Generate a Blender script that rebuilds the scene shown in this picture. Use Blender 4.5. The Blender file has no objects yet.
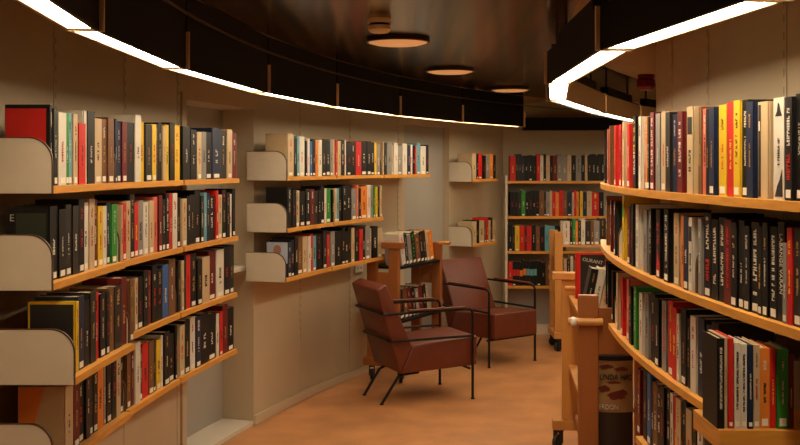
import bpy, bmesh, math, random
from mathutils import Vector, Matrix
random.seed(7)
PI = math.pi
S = bpy.context.scene
COL = S.collection
# ------------------------------------------------------------------ camera, world, exposure
cam_d = bpy.data.cameras.new('camera'); cam = bpy.data.objects.new('camera', cam_d); COL.objects.link(cam)
cam.location = (0, 0, 1.5); cam.rotation_euler = (PI/2, 0, 0)
cam_d.sensor_width = 36; cam_d.lens = 45.0; cam_d.shift_y = -55.5/800; cam_d.clip_start = 0.05
S.camera = cam
S.view_settings.view_transform = 'Standard'; S.view_settings.look = 'None'
S.view_settings.gamma = 1; S.view_settings.exposure = 0.0
W = bpy.data.worlds.new('world'); S.world = W; W.use_nodes = True
W.node_tree.nodes['Background'].inputs[0].default_value = (1.0, 0.72, 0.45, 1)
W.node_tree.nodes['Background'].inputs[1].default_value = 0.006
STRIP_EMIT = 34.0
STRIP_COL = (1.0, 0.81, 0.55)

# ------------------------------------------------------------------ plan of the place
CX, CY = 8.741, 2.881            # both walls are arcs about this point
R_OUT, R_IN = 10.03, 7.70
CXI, CYI = 8.755, 3.15           # centre of the inner (right) wall
EYE = 1.5
CEIL = 2.1
D2R = math.radians
def pol(R, th):                  # th in degrees, 0 = due left of the centre
    if R < 8.1: return Vector((CXI - R*math.cos(D2R(th)), CYI + R*math.sin(D2R(th)), 0))
    return Vector((CX - R*math.cos(D2R(th)), CY + R*math.sin(D2R(th)), 0))

# ------------------------------------------------------------------ materials
def lin(c):
    return tuple(((v/255)/12.92 if v/255 <= .04045 else ((v/255+.055)/1.055)**2.4) for v in c)
MATS = {}
def mat(name, rgb, rough=.5, metal=0, noise=0, nscale=20, stretch=(1,1,1), emit=None, estr=0, bump=0, coat=0, spec=None, ramp=.2):
    m = bpy.data.materials.new(name); m.use_nodes = True
    nt = m.node_tree; b = nt.nodes['Principled BSDF']
    c = lin(rgb)
    b.inputs['Base Color'].default_value = (*c, 1)
    b.inputs['Roughness'].default_value = rough; b.inputs['Metallic'].default_value = metal
    if spec is not None: b.inputs['Specular IOR Level'].default_value = spec
    if coat: b.inputs['Coat Weight'].default_value = coat
    if noise or bump:
        tc = nt.nodes.new('ShaderNodeTexCoord'); mp = nt.nodes.new('ShaderNodeMapping')
        mp.inputs['Scale'].default_value = stretch
        nz = nt.nodes.new('ShaderNodeTexNoise'); nz.inputs['Scale'].default_value = nscale
        nz.inputs['Detail'].default_value = 5
        nt.links.new(tc.outputs['Object'], mp.inputs[0]); nt.links.new(mp.outputs[0], nz.inputs['Vector'])
        if noise:
            rp = nt.nodes.new('ShaderNodeValToRGB')
            rp.color_ramp.elements[0].position = .5-ramp; rp.color_ramp.elements[1].position = .5+ramp
            rp.color_ramp.elements[0].color = (*[v*(1-noise) for v in c], 1)
            rp.color_ramp.elements[1].color = (*[min(1, v*(1+noise)) for v in c], 1)
            nt.links.new(nz.outputs[0], rp.inputs[0]); nt.links.new(rp.outputs[0], b.inputs['Base Color'])
        if bump:
            bp = nt.nodes.new('ShaderNodeBump'); bp.inputs['Strength'].default_value = bump
            bp.inputs['Distance'].default_value = .01
            nt.links.new(nz.outputs[0], bp.inputs['Height']); nt.links.new(bp.outputs[0], b.inputs['Normal'])
    if emit:
        b.inputs['Emission Color'].default_value = (*emit, 1); b.inputs['Emission Strength'].default_value = estr
    MATS[name] = m
    return m
wall_m = mat('painted_wall', (190, 173, 146), .75, noise=.04, nscale=3)
recess_m = mat('recess_paint', (168, 164, 156), .75, noise=.04, nscale=3)
base_m = mat('skirting_paint', (200, 182, 155), .6)
floor_m = mat('cork_linoleum', (184, 128, 82), .36, noise=.20, nscale=4, bump=.03)
ceil_m = mat('lacquered_brown_ceiling', (98, 74, 45), .20, metal=.65, noise=.95, nscale=6, stretch=(3.2, .04, 1), ramp=.12)  # streaks in the colour stand in for smeared reflections in the lacquer
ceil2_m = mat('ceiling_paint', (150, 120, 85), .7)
board_m = mat('shelf_wood', (208, 144, 58), .45, noise=.14, nscale=9, stretch=(1, 1, 9))
plate_m = mat('cream_steel', (205, 192, 172), .5, noise=.03, nscale=14)
edge_m = mat('bronze_edging', (74, 52, 34), .4)
black_m = mat('black_housing', (10, 9, 9), .6, spec=.2)
bar_m = mat('beige_bar', (232, 206, 168), .5)
back_m = mat('beige_back_panel', (168, 138, 100), .6)
diff_m = mat('lit_diffuser', (255, 245, 225), .5, emit=STRIP_COL, estr=STRIP_EMIT)
lens_m = mat('amber_lens', (225, 150, 80), .4, emit=(1, .48, .16), estr=.38)
ring_m = mat('bronze_ring', (62, 42, 28), .35, metal=.3)
leather_m = mat('oxblood_leather', (98, 42, 24), .42, noise=.10, nscale=12, bump=.03)
tube_m = mat('black_tube', (22, 20, 20), .35, metal=.4)
armpad_m = mat('brown_leather_pad', (92, 48, 30), .45)
birch_m = mat('honey_birch', (198, 138, 70), .45, noise=.15, nscale=8, stretch=(1, 1, .15))
darkwood_m = mat('reddish_wood', (150, 88, 42), .45, noise=.2, nscale=8, stretch=(1, 1, .15))
rubber_m = mat('black_rubber', (20, 19, 19), .6)
hub_m = mat('grey_hub', (120, 115, 108), .4, metal=.5)
white_m = mat('white_plastic', (222, 214, 200), .45)
red_m = mat('dark_red_plastic', (120, 14, 12), .4)
page_m = mat('paper_pages', (176, 158, 122), .8)
label_m = mat('white_sticker', (225, 220, 208), .6)
black_print = mat('black_print', (22, 20, 20), .5)
white_print = mat('white_print', (205, 196, 180), .5)
yellow_print = mat('yellow_print', (228, 190, 50), .5)
red_print = mat('red_print', (176, 30, 26), .5)
green_print = mat('green_print', (40, 150, 50), .5)
gold_print = mat('gold_print', (180, 140, 80), .5)
PAL = {'k': ('black', (15, 13, 13)), 'd': ('charcoal', (38, 34, 32)), 'w': ('white', (206, 198, 184)),
       'c': ('cream', (188, 164, 128)), 'r': ('red', (192, 34, 28)), 'o': ('orange', (216, 126, 44)),
       'y': ('yellow', (212, 174, 36)), 'g': ('green', (48, 132, 50)), 'b': ('blue', (52, 92, 152)),
       'n': ('navy', (24, 36, 64)), 't': ('pale blue', (96, 154, 168)), 's': ('brown', (112, 74, 44)),
       'm': ('maroon', (100, 22, 24)), 'l': ('grey', (132, 128, 124)), 'p': ('salmon', (206, 104, 84))}
for k, (n, c) in PAL.items():
    PAL[k] = (n, mat('cover_'+n.replace(' ', '_'), c, .48, noise=.07, nscale=14, spec=.32))

# ------------------------------------------------------------------ mesh helpers
def tag(o, label=None, cat=None, group=None, kind=None):
    if label: o['label'] = label
    if cat: o['category'] = cat
    if group: o['group'] = group
    if kind: o['kind'] = kind
    return o
def empty(name, loc, rz=0, label=None, cat=None, group=None):
    o = bpy.data.objects.new(name, None); COL.objects.link(o); o.empty_display_size = .05
    o.location = loc; o.rotation_euler = (0, 0, rz)
    return tag(o, label, cat, group)
class MB:
    def __init__(s): s.v = []; s.f = []; s.mi = []; s.m = []
    def mid(s, m):
        if m not in s.m: s.m.append(m)
        return s.m.index(m)
    def add(s, vs, fs, m=None):
        o = len(s.v); s.v += [tuple(v) for v in vs]; s.f += [tuple(i+o for i in f) for f in fs]
        k = s.mid(m) if m else 0
        s.mi += [k]*len(fs); return s
    def box(s, a, b, m=None, M=None):
        x0, y0, z0 = a; x1, y1, z1 = b
        vs = [Vector(p) for p in ((x0,y0,z0),(x1,y0,z0),(x1,y1,z0),(x0,y1,z0),(x0,y0,z1),(x1,y0,z1),(x1,y1,z1),(x0,y1,z1))]
        if M: vs = [M @ v for v in vs]
        return s.add(vs, [(0,3,2,1),(4,5,6,7),(0,1,5,4),(1,2,6,5),(2,3,7,6),(3,0,4,7)], m)
    def prism(s, pts, z0, z1, m=None, M=None):      # convex or simple polygon in XY, counter-clockwise
        n = len(pts)
        vs = [Vector((p[0], p[1], z0)) for p in pts]+[Vector((p[0], p[1], z1)) for p in pts]
        if M: vs = [M @ v for v in vs]
        fs = [tuple(reversed(range(n))), tuple(range(n, 2*n))]+[(i, (i+1) % n, n+(i+1) % n, n+i) for i in range(n)]
        return s.add(vs, fs, m)
    def tube(s, path, r, m=None, n=10):
        P = [Vector(p) for p in path]; rings = []
        up = None
        for i, p in enumerate(P):
            d = (P[min(i+1, len(P)-1)]-P[max(i-1, 0)]).normalized()
            if up is None: up = Vector((0, 0, 1)) if abs(d.z) < .9 else Vector((1, 0, 0))
            a = d.cross(up)
            if a.length < 1e-4: a = d.cross(Vector((0, 1, 0)))
            a.normalize(); b = a.cross(d).normalized(); up = b
            rings.append([p+r*(math.cos(2*PI*j/n)*a+math.sin(2*PI*j/n)*b) for j in range(n)])
        vs = [v for rr in rings for v in rr]; fs = []
        for i in range(len(P)-1):
            for j in range(n):
                fs.append((i*n+j, i*n+(j+1) % n, (i+1)*n+(j+1) % n, (i+1)*n+j))
        fs += [tuple(reversed(range(n))), tuple((len(P)-1)*n+j for j in range(n))]
        return s.add(vs, fs, m)
    def lathe(s, prof, c, m=None, n=32, axis='z'):  # prof: (radius, height) list
        vs = []; fs = []
        for r, h in prof:
            for j in range(n):
                a = 2*PI*j/n
                q = (r*math.cos(a), r*math.sin(a), h)
                if axis == 'y': q = (q[0], q[2], q[1])
                if axis == 'x': q = (q[2], q[0], q[1])
                vs.append((c[0]+q[0], c[1]+q[1], c[2]+q[2]))
        for i in range(len(prof)-1):
            for j in range(n): fs.append((i*n+j, i*n+(j+1) % n, (i+1)*n+(j+1) % n, (i+1)*n+j))
        fs += [tuple(reversed(range(n))), tuple((len(prof)-1)*n+j for j in range(n))]
        return s.add(vs, fs, m)
    def build(s, name, m=None, parent=None, bevel=0, smooth=False, seg=2):
        me = bpy.data.meshes.new(name); me.from_pydata(s.v, [], s.f); me.update()
        ms = s.m or [m]
        for x in ms: me.materials.append(x)
        if len(ms) > 1: me.polygons.foreach_set('material_index', s.mi)
        bm = bmesh.new(); bm.from_mesh(me); bmesh.ops.recalc_face_normals(bm, faces=bm.faces)
        if bevel:
            bmesh.ops.bevel(bm, geom=[e for e in bm.edges if e.is_manifold and e.calc_face_angle(0) > .5], offset=bevel, segments=seg, affect='EDGES', profile=.5)
        bm.to_mesh(me); bm.free()
        if smooth: me.polygons.foreach_set('use_smooth', [True]*len(me.polygons)); me.set_sharp_from_angle(angle=.6)
        o = bpy.data.objects.new(name, me); COL.objects.link(o)
        if parent: o.parent = parent
        return o
def struct(o): o['kind'] = 'structure'; return o
def text_mesh(txt, size, name, m, parent, M, depth=.0004, width=None):
    cu = bpy.data.curves.new('lettering', 'FONT'); cu.body = txt; cu.size = size; cu.extrude = depth
    cu.align_x = 'CENTER'; cu.align_y = 'CENTER'; cu.resolution_u = 3
    to = bpy.data.objects.new('lettering', cu); COL.objects.link(to)
    dg = bpy.context.evaluated_depsgraph_get()
    me = bpy.data.meshes.new_from_object(to.evaluated_get(dg)); bpy.data.objects.remove(to); bpy.data.curves.remove(cu)
    me.name = name
    if width:
        xs = [v.co.x for v in me.vertices]; f = width/(max(xs)-min(xs))
        me.transform(Matrix.Diagonal((f, 1, 1, 1)))
    me.transform(M); me.materials.clear(); me.materials.append(m)
    o = bpy.data.objects.new(name, me); COL.objects.link(o); o.parent = parent
    return o

# ------------------------------------------------------------------ room shell
def arc_slab(mb, R0, R1, t0, t1, z0, z1, m=None, step=1.0):
    n = max(1, int(math.ceil(abs(t1-t0)/step)))
    T = [t0+(t1-t0)*i/n for i in range(n+1)]
    vs = []
    for t in T:
        a = pol(R0, t); b = pol(R1, t)
        vs += [(a.x, a.y, z0), (b.x, b.y, z0), (b.x, b.y, z1), (a.x, a.y, z1)]
    fs = [(0, 1, 2, 3), tuple(4*n+i for i in (3, 2, 1, 0))]
    for i in range(n):
        for j in range(4): fs.append((4*i+j, 4*i+(j+1) % 4, 4*i+4+(j+1) % 4, 4*i+4+j))
    return mb.add(vs, fs, m)
T0, T1 = -30, 39.0
NICHE = [(12.0, 17.0), (29.75, 33.9)]
NDEP = [.20, .06]
NTOP = 1.835
mb = MB().box((-4, -4, -.1), (7, 9.6, 0)); struct(mb.build('floor', floor_m))
mb = MB()
arc_slab(mb, 8.13, 9.49, T0, 42, CEIL, CEIL+.08, ceil_m); struct(mb.build('ceiling', ceil_m))
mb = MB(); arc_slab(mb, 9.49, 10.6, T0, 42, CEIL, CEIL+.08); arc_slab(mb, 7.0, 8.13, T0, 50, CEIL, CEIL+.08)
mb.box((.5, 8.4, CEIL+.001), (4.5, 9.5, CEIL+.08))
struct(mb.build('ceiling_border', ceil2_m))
mb = MB(); arc_slab(mb, 9.466, 9.478, T0, 40, 2.014, 2.021); struct(mb.build('trim_1', edge_m))
mb = MB()
segs = [T0, NICHE[0][0], NICHE[0][1], NICHE[1][0], NICHE[1][1], T1]
for i in (0, 2, 4): arc_slab(mb, R_OUT, R_OUT+(.06 if i > 0 else .14), segs[i], segs[i+1], 0, CEIL-.001, wall_m)
for (a, b), nd in zip(NICHE, NDEP):
    arc_slab(mb, R_OUT, R_OUT+min(nd, .14), a, b, NTOP, CEIL-.001, wall_m)
    arc_slab(mb, R_OUT+nd, R_OUT+nd+.1, a-.85, b+.85, 0, CEIL-.001, recess_m)
    if nd > .14: arc_slab(mb, R_OUT+.14, R_OUT+nd, a-.8, a, 0, CEIL-.001, wall_m)
    if nd > .14: arc_slab(mb, R_OUT+.06, R_OUT+nd, b, b+.8, 0, CEIL-.001, wall_m)
    if nd > .14: arc_slab(mb, R_OUT+.14, R_OUT+nd, a, b, NTOP, NTOP+.1, wall_m)
struct(mb.build('wall_left', wall_m))
mb = MB()
arc_slab(mb, R_OUT, R_OUT+.199, NICHE[0][0]+.02, NICHE[0][1]-.02, 0.001, .025); struct(mb.build('trim_2', white_m))
mb = MB()
arc_slab(mb, R_OUT+.02, R_OUT+.199, NICHE[0][0]+.02, NICHE[0][1]-.02, .905, .93); struct(mb.build('trim_3', white_m))
# frame round the first recess
mb = MB()
arc_slab(mb, R_OUT-.012, R_OUT+.002, NICHE[0][0]-.3, NICHE[0][0], 0.03, NTOP+.035)
arc_slab(mb, R_OUT-.012, R_OUT+.002, NICHE[0][0], NICHE[0][1], NTOP, NTOP+.035); struct(mb.build('trim_4', wall_m))
mb = MB(); arc_slab(mb, R_IN-.14, R_IN, T0, 50, 0, CEIL-.001); struct(mb.build('wall_right', wall_m))
CN = pol(R_OUT, T1)
mb = MB().box((CN.x-.06, CN.y+.001, 0), (4.6, CN.y+.13, CEIL-.001)); struct(mb.build('wall_back', wall_m))
for i, (a, b) in enumerate(((T0, NICHE[0][0]), (NICHE[0][1], NICHE[1][0]), (NICHE[1][1], T1-.1))):
    mb = MB(); arc_slab(mb, R_OUT-.014, R_OUT-.0005, a, b, .001, .055); struct(mb.build('baseboard_left' + ('', '_middle', '_far')[i], base_m))
mb = MB(); arc_slab(mb, R_IN+.0005, R_IN+.014, T0, 45, .001, .055); struct(mb.build('baseboard_right', base_m))
mb = MB().box((CN.x+.02, CN.y-.014, .001), (4, CN.y, .055)); struct(mb.build('baseboard_back', base_m))
# slotted uprights let into the walls
nslot = mat('slot_dark', (138, 120, 96), .7)
def upright(R, th, sgn, k):
    mb = MB(); p = pol(R, th); e = (p-(Vector((CXI, CYI, 0)) if R < 8.1 else Vector((CX, CY, 0)))).normalized(); t = Vector((-e.y, e.x, 0))
    M = Matrix(((t.x, e.x*sgn, 0, p.x), (t.y, e.y*sgn, 0, p.y), (0, 0, 1, 0), (0, 0, 0, 1)))
    mb.box((-.014, .0005, .06), (.014, .003, CEIL-.002), wall_m, M)
    z = .4
    while z < 2.0:
        mb.box((-.003, .0028, z), (.003, .0034, z+.022), nslot, M); z += .05
    struct(mb.build('trim_%d' % k, wall_m))

# ------------------------------------------------------------------ pixel ratio -> angle on an arc
def th_out(R, x, lo=-12, hi=39.5):
    r = (x-400)/1000
    for _ in range(60):
        m = (lo+hi)/2; p = pol(R, m)
        if p.x/p.y < r: lo = m
        else: hi = m
    return lo
def th_in(R, x, lo=-14, hi=None):
    r = (x-400)/1000
    if hi is None:
        d = math.hypot(CXI, CYI); tp = math.sqrt(d*d-R*R); a = math.atan2(CXI, CYI)-math.asin(R/d)
        hi = math.degrees(math.asin((tp*math.cos(a)-CYI)/R))
        if r <= math.tan(a): return hi
    for _ in range(60):
        m = (lo+hi)/2; p = pol(R, m)
        if p.x/p.y > r: lo = m
        else: hi = m
    return lo

# ------------------------------------------------------------------ strip lights
def strip_light(A, B, side, label, group, wd=.07, ballast=False, fh=.257):     # A, B: room-edge end points; side: unit-ish direction to the wall
    A = Vector((A[0], A[1], 0)); B = Vector((B[0], B[1], 0)); d = (B-A).normalized()
    if ballast: A = A+d*.015; B = B-d*.015
    L = (B-A).length
    n = Vector((-d.y, d.x, 0))
    if n.dot(side) < 0: n = -n
    root = empty('strip_light', (A.x, A.y, 1.84), 0, label, 'light', group)
    M = Matrix(((d.x, n.x, 0, 0), (d.y, n.y, 0, 0), (0, 0, 1, 0), (0, 0, 0, 1)))
    g = .005; Lf = L; 
    MB().box((g, 0, 0), (L-.0125, .012, fh), None, M).build('fascia', black_m, root)
    MB().box((g+.012, .0125, .008), (L-.034, wd, .016), None, M).build('diffuser', diff_m, root)
    MB().box((g, wd+.0005, .001), (L-.0125, wd+.01, .12), None, M).build('back_panel', back_m, root)
    MB().box((g, .0125, .10), (L-.0125, wd, .13), None, M).build('top_cover', black_m, root)
    if ballast: MB().box((.15*L, .02, .1305), (.85*L, .07, .185), None, M).build('ballast_box', black_m, root)
    MB().box((L-.012, -.012, -.002), (L-g+.0035, wd+.01, .128), None, M).build('end_bar', bar_m, root)
    MB().box((L-.0335, .0125, .002), (L-.0125, wd, .016), None, M).build('lamp_cap', bar_m, root)
    MB().box((g-.004, .0125, .002), (g+.0115, wd, .016), None, M).build('lamp_cap', bar_m, root)
    for u in (.2*L, .8*L) if ballast else ():
        MB().tube([M @ Vector((u, .045, .1855 if ballast else .1305)), M @ Vector((u, .045, CEIL-1.84))], .006).build('hanger', black_m, root)
    return root
Rs = 9.50
JL = [88, 178, 262, 332, 396, 459, 521]
TH = [th_out(9.53, x) for x in JL]
TH = [TH[0]-6.4*k for k in (1,)]+TH
ordw = ['first', 'second', 'third', 'fourth', 'fifth', 'sixth', 'seventh', 'eighth', 'ninth', 'tenth', 'eleventh', 'twelfth',
        'thirteenth', 'fourteenth', 'fifteenth', 'sixteenth', 'seventeenth', 'eighteenth', 'nineteenth', 'twentieth']
nm = ['at the photo\'s top left corner', 'second from the top left corner', 'third from the top left corner',
      'over the first recess', 'over the middle shelves\' top books', 'fifth counting back from the far corner'[:0] or 'above the second wall recess',
      'farthest, ending by the back wall']
for i in range(len(TH)-1):
    lab = nm[i] or ('behind the viewpoint, ' + ('farthest', 'middle', 'nearest')[i] + ' of three')
    a, b = pol(Rs, TH[i]), pol(Rs, TH[i+1])
    strip_light(a, b, (a-Vector((CX, CY, 0))), 'lit white strip light over the left wall, '+lab, 'strip lights along the left wall')
JR = [(.85, 1.15), (.70, 2.04), (.577, 2.93), (.60, 4.1), (.762, 5.15), (1.22, 6.4), (1.72, 7.55), (2.4, 8.5)]  # last span: unseen strip added to brighten the back bookcase
nr = ['just outside the frame', 'nearest, at the top right edge', 'second, its end at the bright corner', 'short foreshortened one turning the bend',
      'fourth, just beyond the bend', 'fifth, running behind the top books', 'hidden behind the wall\'s far bend']
for i in range(len(JR)-1):
    strip_light(JR[i], JR[i+1], Vector((1, .2, 0)) if i < 3 else Vector((1, -.5, 0)), 'lit white strip light over right shelves, '+nr[i], 'strip lights along the right wall', .088, True, .13)
# dark fascia box on the back wall
r = empty('pelmet_box', (1.12, 9.0, 1.835), 0, 'long black pelmet box on the back wall above the bookcase', 'pelmet')
MB().box((0, 0, 0), (.95, .16, .11)).build('casing', black_m, r)
MB().box((.95, -.002, 0), (.965, .16, .11)).build('end_cap', bar_m, r)
# ceiling downlights
for i, (x, y, lb) in enumerate(((398, 37, 'largest and nearest, beside the smoke detector'), (450, 67, 'middle one of the row of three'), (510, 86, 'smallest and farthest of the row'))):
    Y = .6*1000/(167-y-2); X = (x-400)/1000*Y
    r = empty('downlight', (X, Y, CEIL), 0, 'round amber ceiling downlight, '+lb, 'light', 'round downlights in the ceiling')
    MB().lathe([(.138, 0), (.150, 0), (.150, -.016), (.144, -.02), (.138, -.012)], (0, 0, 0)).build('trim_ring', ring_m, r, smooth=True)
    MB().lathe([(.137, -.001), (.137, -.018), (.11, -.026), (.05, -.028)], (0, 0, 0)).build('lens', lens_m, r, smooth=True)
r = empty('smoke_detector', (-.083, 4.05, CEIL), 0, 'round beige smoke detector on the ceiling beside the nearest downlight', 'smoke detector')
MB().lathe([(.05, 0), (.05, -.012), (.046, -.018)], (0, 0, 0)).build('base_plate', bar_m, r, smooth=True)
MB().lathe([(.040, -.0185), (.040, -.028)], (0, 0, 0)).build('smoke_slot', black_m, r, smooth=True)
MB().lathe([(.046, -.0285), (.046, -.045), (.036, -.056), (.01, -.058)], (0, 0, 0)).build('cover', bar_m, r, smooth=True)
r = empty('alarm_sounder', (1.60, 6.5, CEIL), 0, 'dark red alarm sounder under the ceiling beyond the right wall', 'alarm')
MB().lathe([(.055, 0), (.055, -.02), (.05, -.024)], (0, 0, 0)).build('mount', red_m, r, smooth=True)
MB().lathe([(.05, -.0245), (.06, -.04), (.06, -.08), (.045, -.1)], (0, 0, 0), n=10).build('sounder_body', red_m, r)

# ------------------------------------------------------------------ shelves
ZT = [1.425, 1.145, .865, .585]
def plate(root, P, e, sgn, depth, zt, hgt=.170, th=.005):
    # end plate in the plane (e, z); e points from the wall to the room
    t = Vector((-e.y, e.x, 0))
    M = Matrix(((e.x, 0, t.x, P.x), (e.y, 0, t.y, P.y), (0, 1, 0, 0), (0, 0, 0, 1)))
    def prof(o):
        r = .07
        pts = [(0, -.014+o), (depth-o, -.014+o)]
        for k in range(9):
            a = PI/2*k/8; pts.append((depth-o-r+(r)*math.cos(a), hgt-.014-o-r+(r)*math.sin(a)))
        pts.append((0, hgt-.014-o)); return pts
    a = prof(.0035)
    o = MB().prism(a, -th/2, th/2, None, M).build('end_plate', plate_m, root)
    po = prof(0); n = len(po); mb = MB()
    for i in range(1, n-1):          # edging along front and top
        q = [a[i], po[i], po[i+1], a[i+1]]
        mb.prism(q, -th/2-.001, th/2+.001, None, M)
    mb.build('edge_trim', edge_m, o)
def shelf_arc(R_wall, R_edge, t0, t1, z, label, group, e_plates=(1, 0)):
    c = pol(R_wall, (t0+t1)/2)
    root = empty('wall_shelf', (c.x, c.y, z), 0, label, 'shelf', group)
    lo, hi = min(R_wall, R_edge), max(R_wall, R_edge)
    mb = MB(); sg = .0012 if R_wall > R_edge else -.0012
    n0 = len(mb.v); arc_slab(mb, min(R_wall-sg, R_edge), max(R_wall-sg, R_edge), t0+.05, t1-.05, z-.012, z+.010)
    mb.v = [(v[0]-c.x, v[1]-c.y, v[2]-z) for v in mb.v]
    mb.build('board', board_m, root)
    for k, t in enumerate((t0+.024, t1-.024)):
        if e_plates[k] is None: continue
        p = pol(R_wall-sg*2.5, t); q = pol(R_edge, t); e = (q-p); dp = e.length-.001-(0 if e_plates[k] else .022); e.normalize()
        plate(root, p-c, e, 1, dp, z)
    return root
BAYN = ['nearest bay', 'middle bay', 'far bay']
ROWN = ['top', 'second', 'third', 'lowest']
PLATES = {}
G1X = [[40, 119, 184, 240], [40, 123, 184, 239], [62, 136, 181, 238], [40, 129, 181, 238]]
k_tr = 5
def th_list(xs, R): return [th_out(R, x) for x in xs]
for r_ in range(4):
    T = [th_out(9.78, x) for x in G1X[r_]]
    if r_ != 2: T[0] = .45
    else: T[0] = th_out(9.70, 76); T[1] = th_out(9.71, 134)
    PLATES['G1%d' % r_] = T
    for b in range(3):
        Re = 9.703 if (r_ == 2 and b == 0) else (9.768 if b == 0 else 9.78)
        shelf_arc(R_OUT, Re, T[b], T[b+1], ZT[r_]+(.008 if r_ == 0 else 0), 'orange wood wall shelf on the near left wall, %s row, %s' % (ROWN[r_], BAYN[b]), 'shelves on the near left wall', (1 if b == 0 else 0, 0))
# one more bay behind, towards the viewpoint, is outside the frame
for t in (-.0, ): pass
G2X = [[287, 337, 384, 431], [287, 334, 384], [286, 332, 384]]
for r_ in range(3):
    T = [th_out(9.78, x) for x in G2X[r_]]; PLATES['G2%d' % r_] = T
    for b in range(len(T)-1):
        shelf_arc(R_OUT, 9.78, T[b], T[b+1], ZT[r_] + (.010, -.005, -.005)[r_], 'orange wood shelf on the middle left wall, %s row, %s' % (['top', 'second', 'lowest'][r_], ['left bay', 'centre bay', 'right bay'][b] if len(T) > 3 else ['left bay', 'right bay'][b]), 'shelves on the middle left wall', (1 if b == 0 else 0, 0))
G3Z = [1.388, .845]
for r_ in range(2):
    T = [th_out(9.80, 472), th_out(9.80, 498)]; PLATES['G3%d' % r_] = T
    shelf_arc(R_OUT, 9.80, T[0], T[1], G3Z[r_], 'short cream-ended shelf by the far corner, %s one' % ['upper', 'lower'][r_], 'short shelves by the far corner')
RX = [[601, 638, 691, 790], [601, 612, 688, 800], [600, 683, 727], [636, 690, 760]]
for r_ in range(4):
    T = [th_in(7.965, x) for x in RX[r_]]
    if r_ in (0, 1): T[0] = 12.2
    if r_ == 2: T[0] = math.degrees(math.asin((4.02-CYI)/7.965))
    if r_ in (0, 1, 3): T[-1] = -8.5
    PLATES['R%d' % r_] = T; ZR = [1.415, 1.14, .862, .585]
    for b in range(len(T)-1):
        shelf_arc(R_IN, 7.965, T[b], T[b+1], ZR[r_], 'orange wood shelf curving along right wall, %s row, %s' % (ROWN[r_], (['far bay', 'middle bay', 'nearest bay'] if len(T) == 4 else ['far bay', 'nearest bay'])[b]), 'curved shelves on the right wall', (None if (r_ == 3 and b == 0) else 0, 0))
for i, t in enumerate((th_out(R_OUT, 55), th_out(R_OUT, 125), th_out(R_OUT, 178), th_out(R_OUT, 300), th_out(R_OUT, 350), th_out(R_OUT, 398))): upright(R_OUT, t, -1, 5+i)
for i, x in enumerate((672, 708, 785)): upright(R_IN, th_in(R_IN, x), 1, 11+i)
# transverse display ledge at the right
r = empty('display_ledge', (.72, 2.255, .905), 0, 'short orange wood ledge at bottom right holding a row of upright books', 'shelf')
MB().box((0, 0, -.045), (.30, .20, 0)).build('board', board_m, r)
MB().box((0.262, .0, -.30), (.28, .20, -.0455)).build('support', darkwood_m, r)

# back bookcase
BC_Y = 8.93
BZ = [1.375, 1.06, .748, .437]
r = empty('bookcase', (.96, BC_Y, 0), 0, 'pale bookcase with orange shelves filling the back wall', 'bookcase')
bx1 = 1.22
MB().box((-.02, .0, .001), (0, .255, 1.42)).build('side_panel', plate_m, r)
MB().box((bx1, .0, .001), (bx1+.02, .255, 1.42)).build('side_panel', plate_m, r)
MB().box((0, .245, .001), (bx1, .255, 1.42)).build('back_panel', recess_m, r)
for z in BZ: MB().box((.001, -.004, z-.022), (bx1-.001, .244, z)).build('shelf_board', board_m, r)
MB().box((.001, .02, .001), (bx1-.001, .04, .09)).build('plinth', plate_m, r)

# ------------------------------------------------------------------ books
def spine_profile(t, d, rr):
    b = .0028; s = .004; o = []
    o.append((t/2, d)); o.append((t/2, rr))
    n = 5
    for i in range(1, n):
        a = PI/2*i/n*2/2
        o.append((t/2-rr*(1-math.cos(PI/2*(1-i/n)))*.9, rr*(1-math.sin(PI/2*i/n))))
    o.append((t/2-rr, 0)); o.append((-t/2+rr, 0))
    for i in range(n-1, 0, -1):
        o.append((-t/2+rr*(1-math.cos(PI/2*(1-i/n)))*.9, rr*(1-math.sin(PI/2*i/n))))
    o.append((-t/2, rr)); o.append((-t/2, d))
    return o, [(-t/2+b, d), (-t/2+b, s), (t/2-b, s), (t/2-b, d)]
def cover_mb(t, d, h, M=None, m=None):
    rr = min(.006, t*.22)
    out, inn = spine_profile(t, d, rr)
    mb = MB(); n = len(out)
    allp = out+inn; N = len(allp)
    vs = [Vector((p[0], p[1], 0)) for p in allp]+[Vector((p[0], p[1], h)) for p in allp]
    if M: vs = [M @ v for v in vs]
    fs = [(i, (i+1) % N, N+(i+1) % N, N+i) for i in range(N)]
    # caps: right board, spine, left board
    ir = N-1; irs = N-2; ils = N-3; il = N-4
    half = n//2
    capR = [0, 1, irs, ir]; capL = [n-2, n-1, il, ils]
    capS = list(range(1, n-1))+[ils, irs]
    for c in (capR, capS, capL):
        fs.append(tuple(c)); fs.append(tuple(i+N for i in reversed(c)))
    return mb.add(vs, fs, m)
BOOKS = []      # records, built once all are known
def row(key, name, specs, x0, ptfn, z, hr=(.205, .235), dep=(.13, .15), sticker=.55, group=None):
    """specs: (right edge in px, colour, opts)"""
    x = x0; recs = []
    for sp in specs:
        x1, c = sp[0], sp[1]; o = sp[2] if len(sp) > 2 else {}
        if c == '-': x = x1; continue
        P, Q = ptfn(x), ptfn(x1)
        for seg in clip(key, P, Q): recs.append((seg, c, o, x, x1)); break
        x = x1
    out = []
    for i, ((P, Q), c, o, xa, xb) in enumerate(recs):
        h = o.get('h') or random.uniform(*hr)
        out.append(dict(P=P, Q=Q, c=c, o=o, h=h, d=random.uniform(*dep), z=z, row=name, key=key, xa=xa, xb=xb, st=random.random() < (.2 if key[0] == 'B' else sticker), group='books on '+name))
    for i, b in enumerate(out):
        b['i'] = i; b['l'] = out[i-1]['c'] if i else None; b['r'] = out[i+1]['c'] if i < len(out)-1 else None; b['n'] = len(out)
    BOOKS.extend(out)
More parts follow.
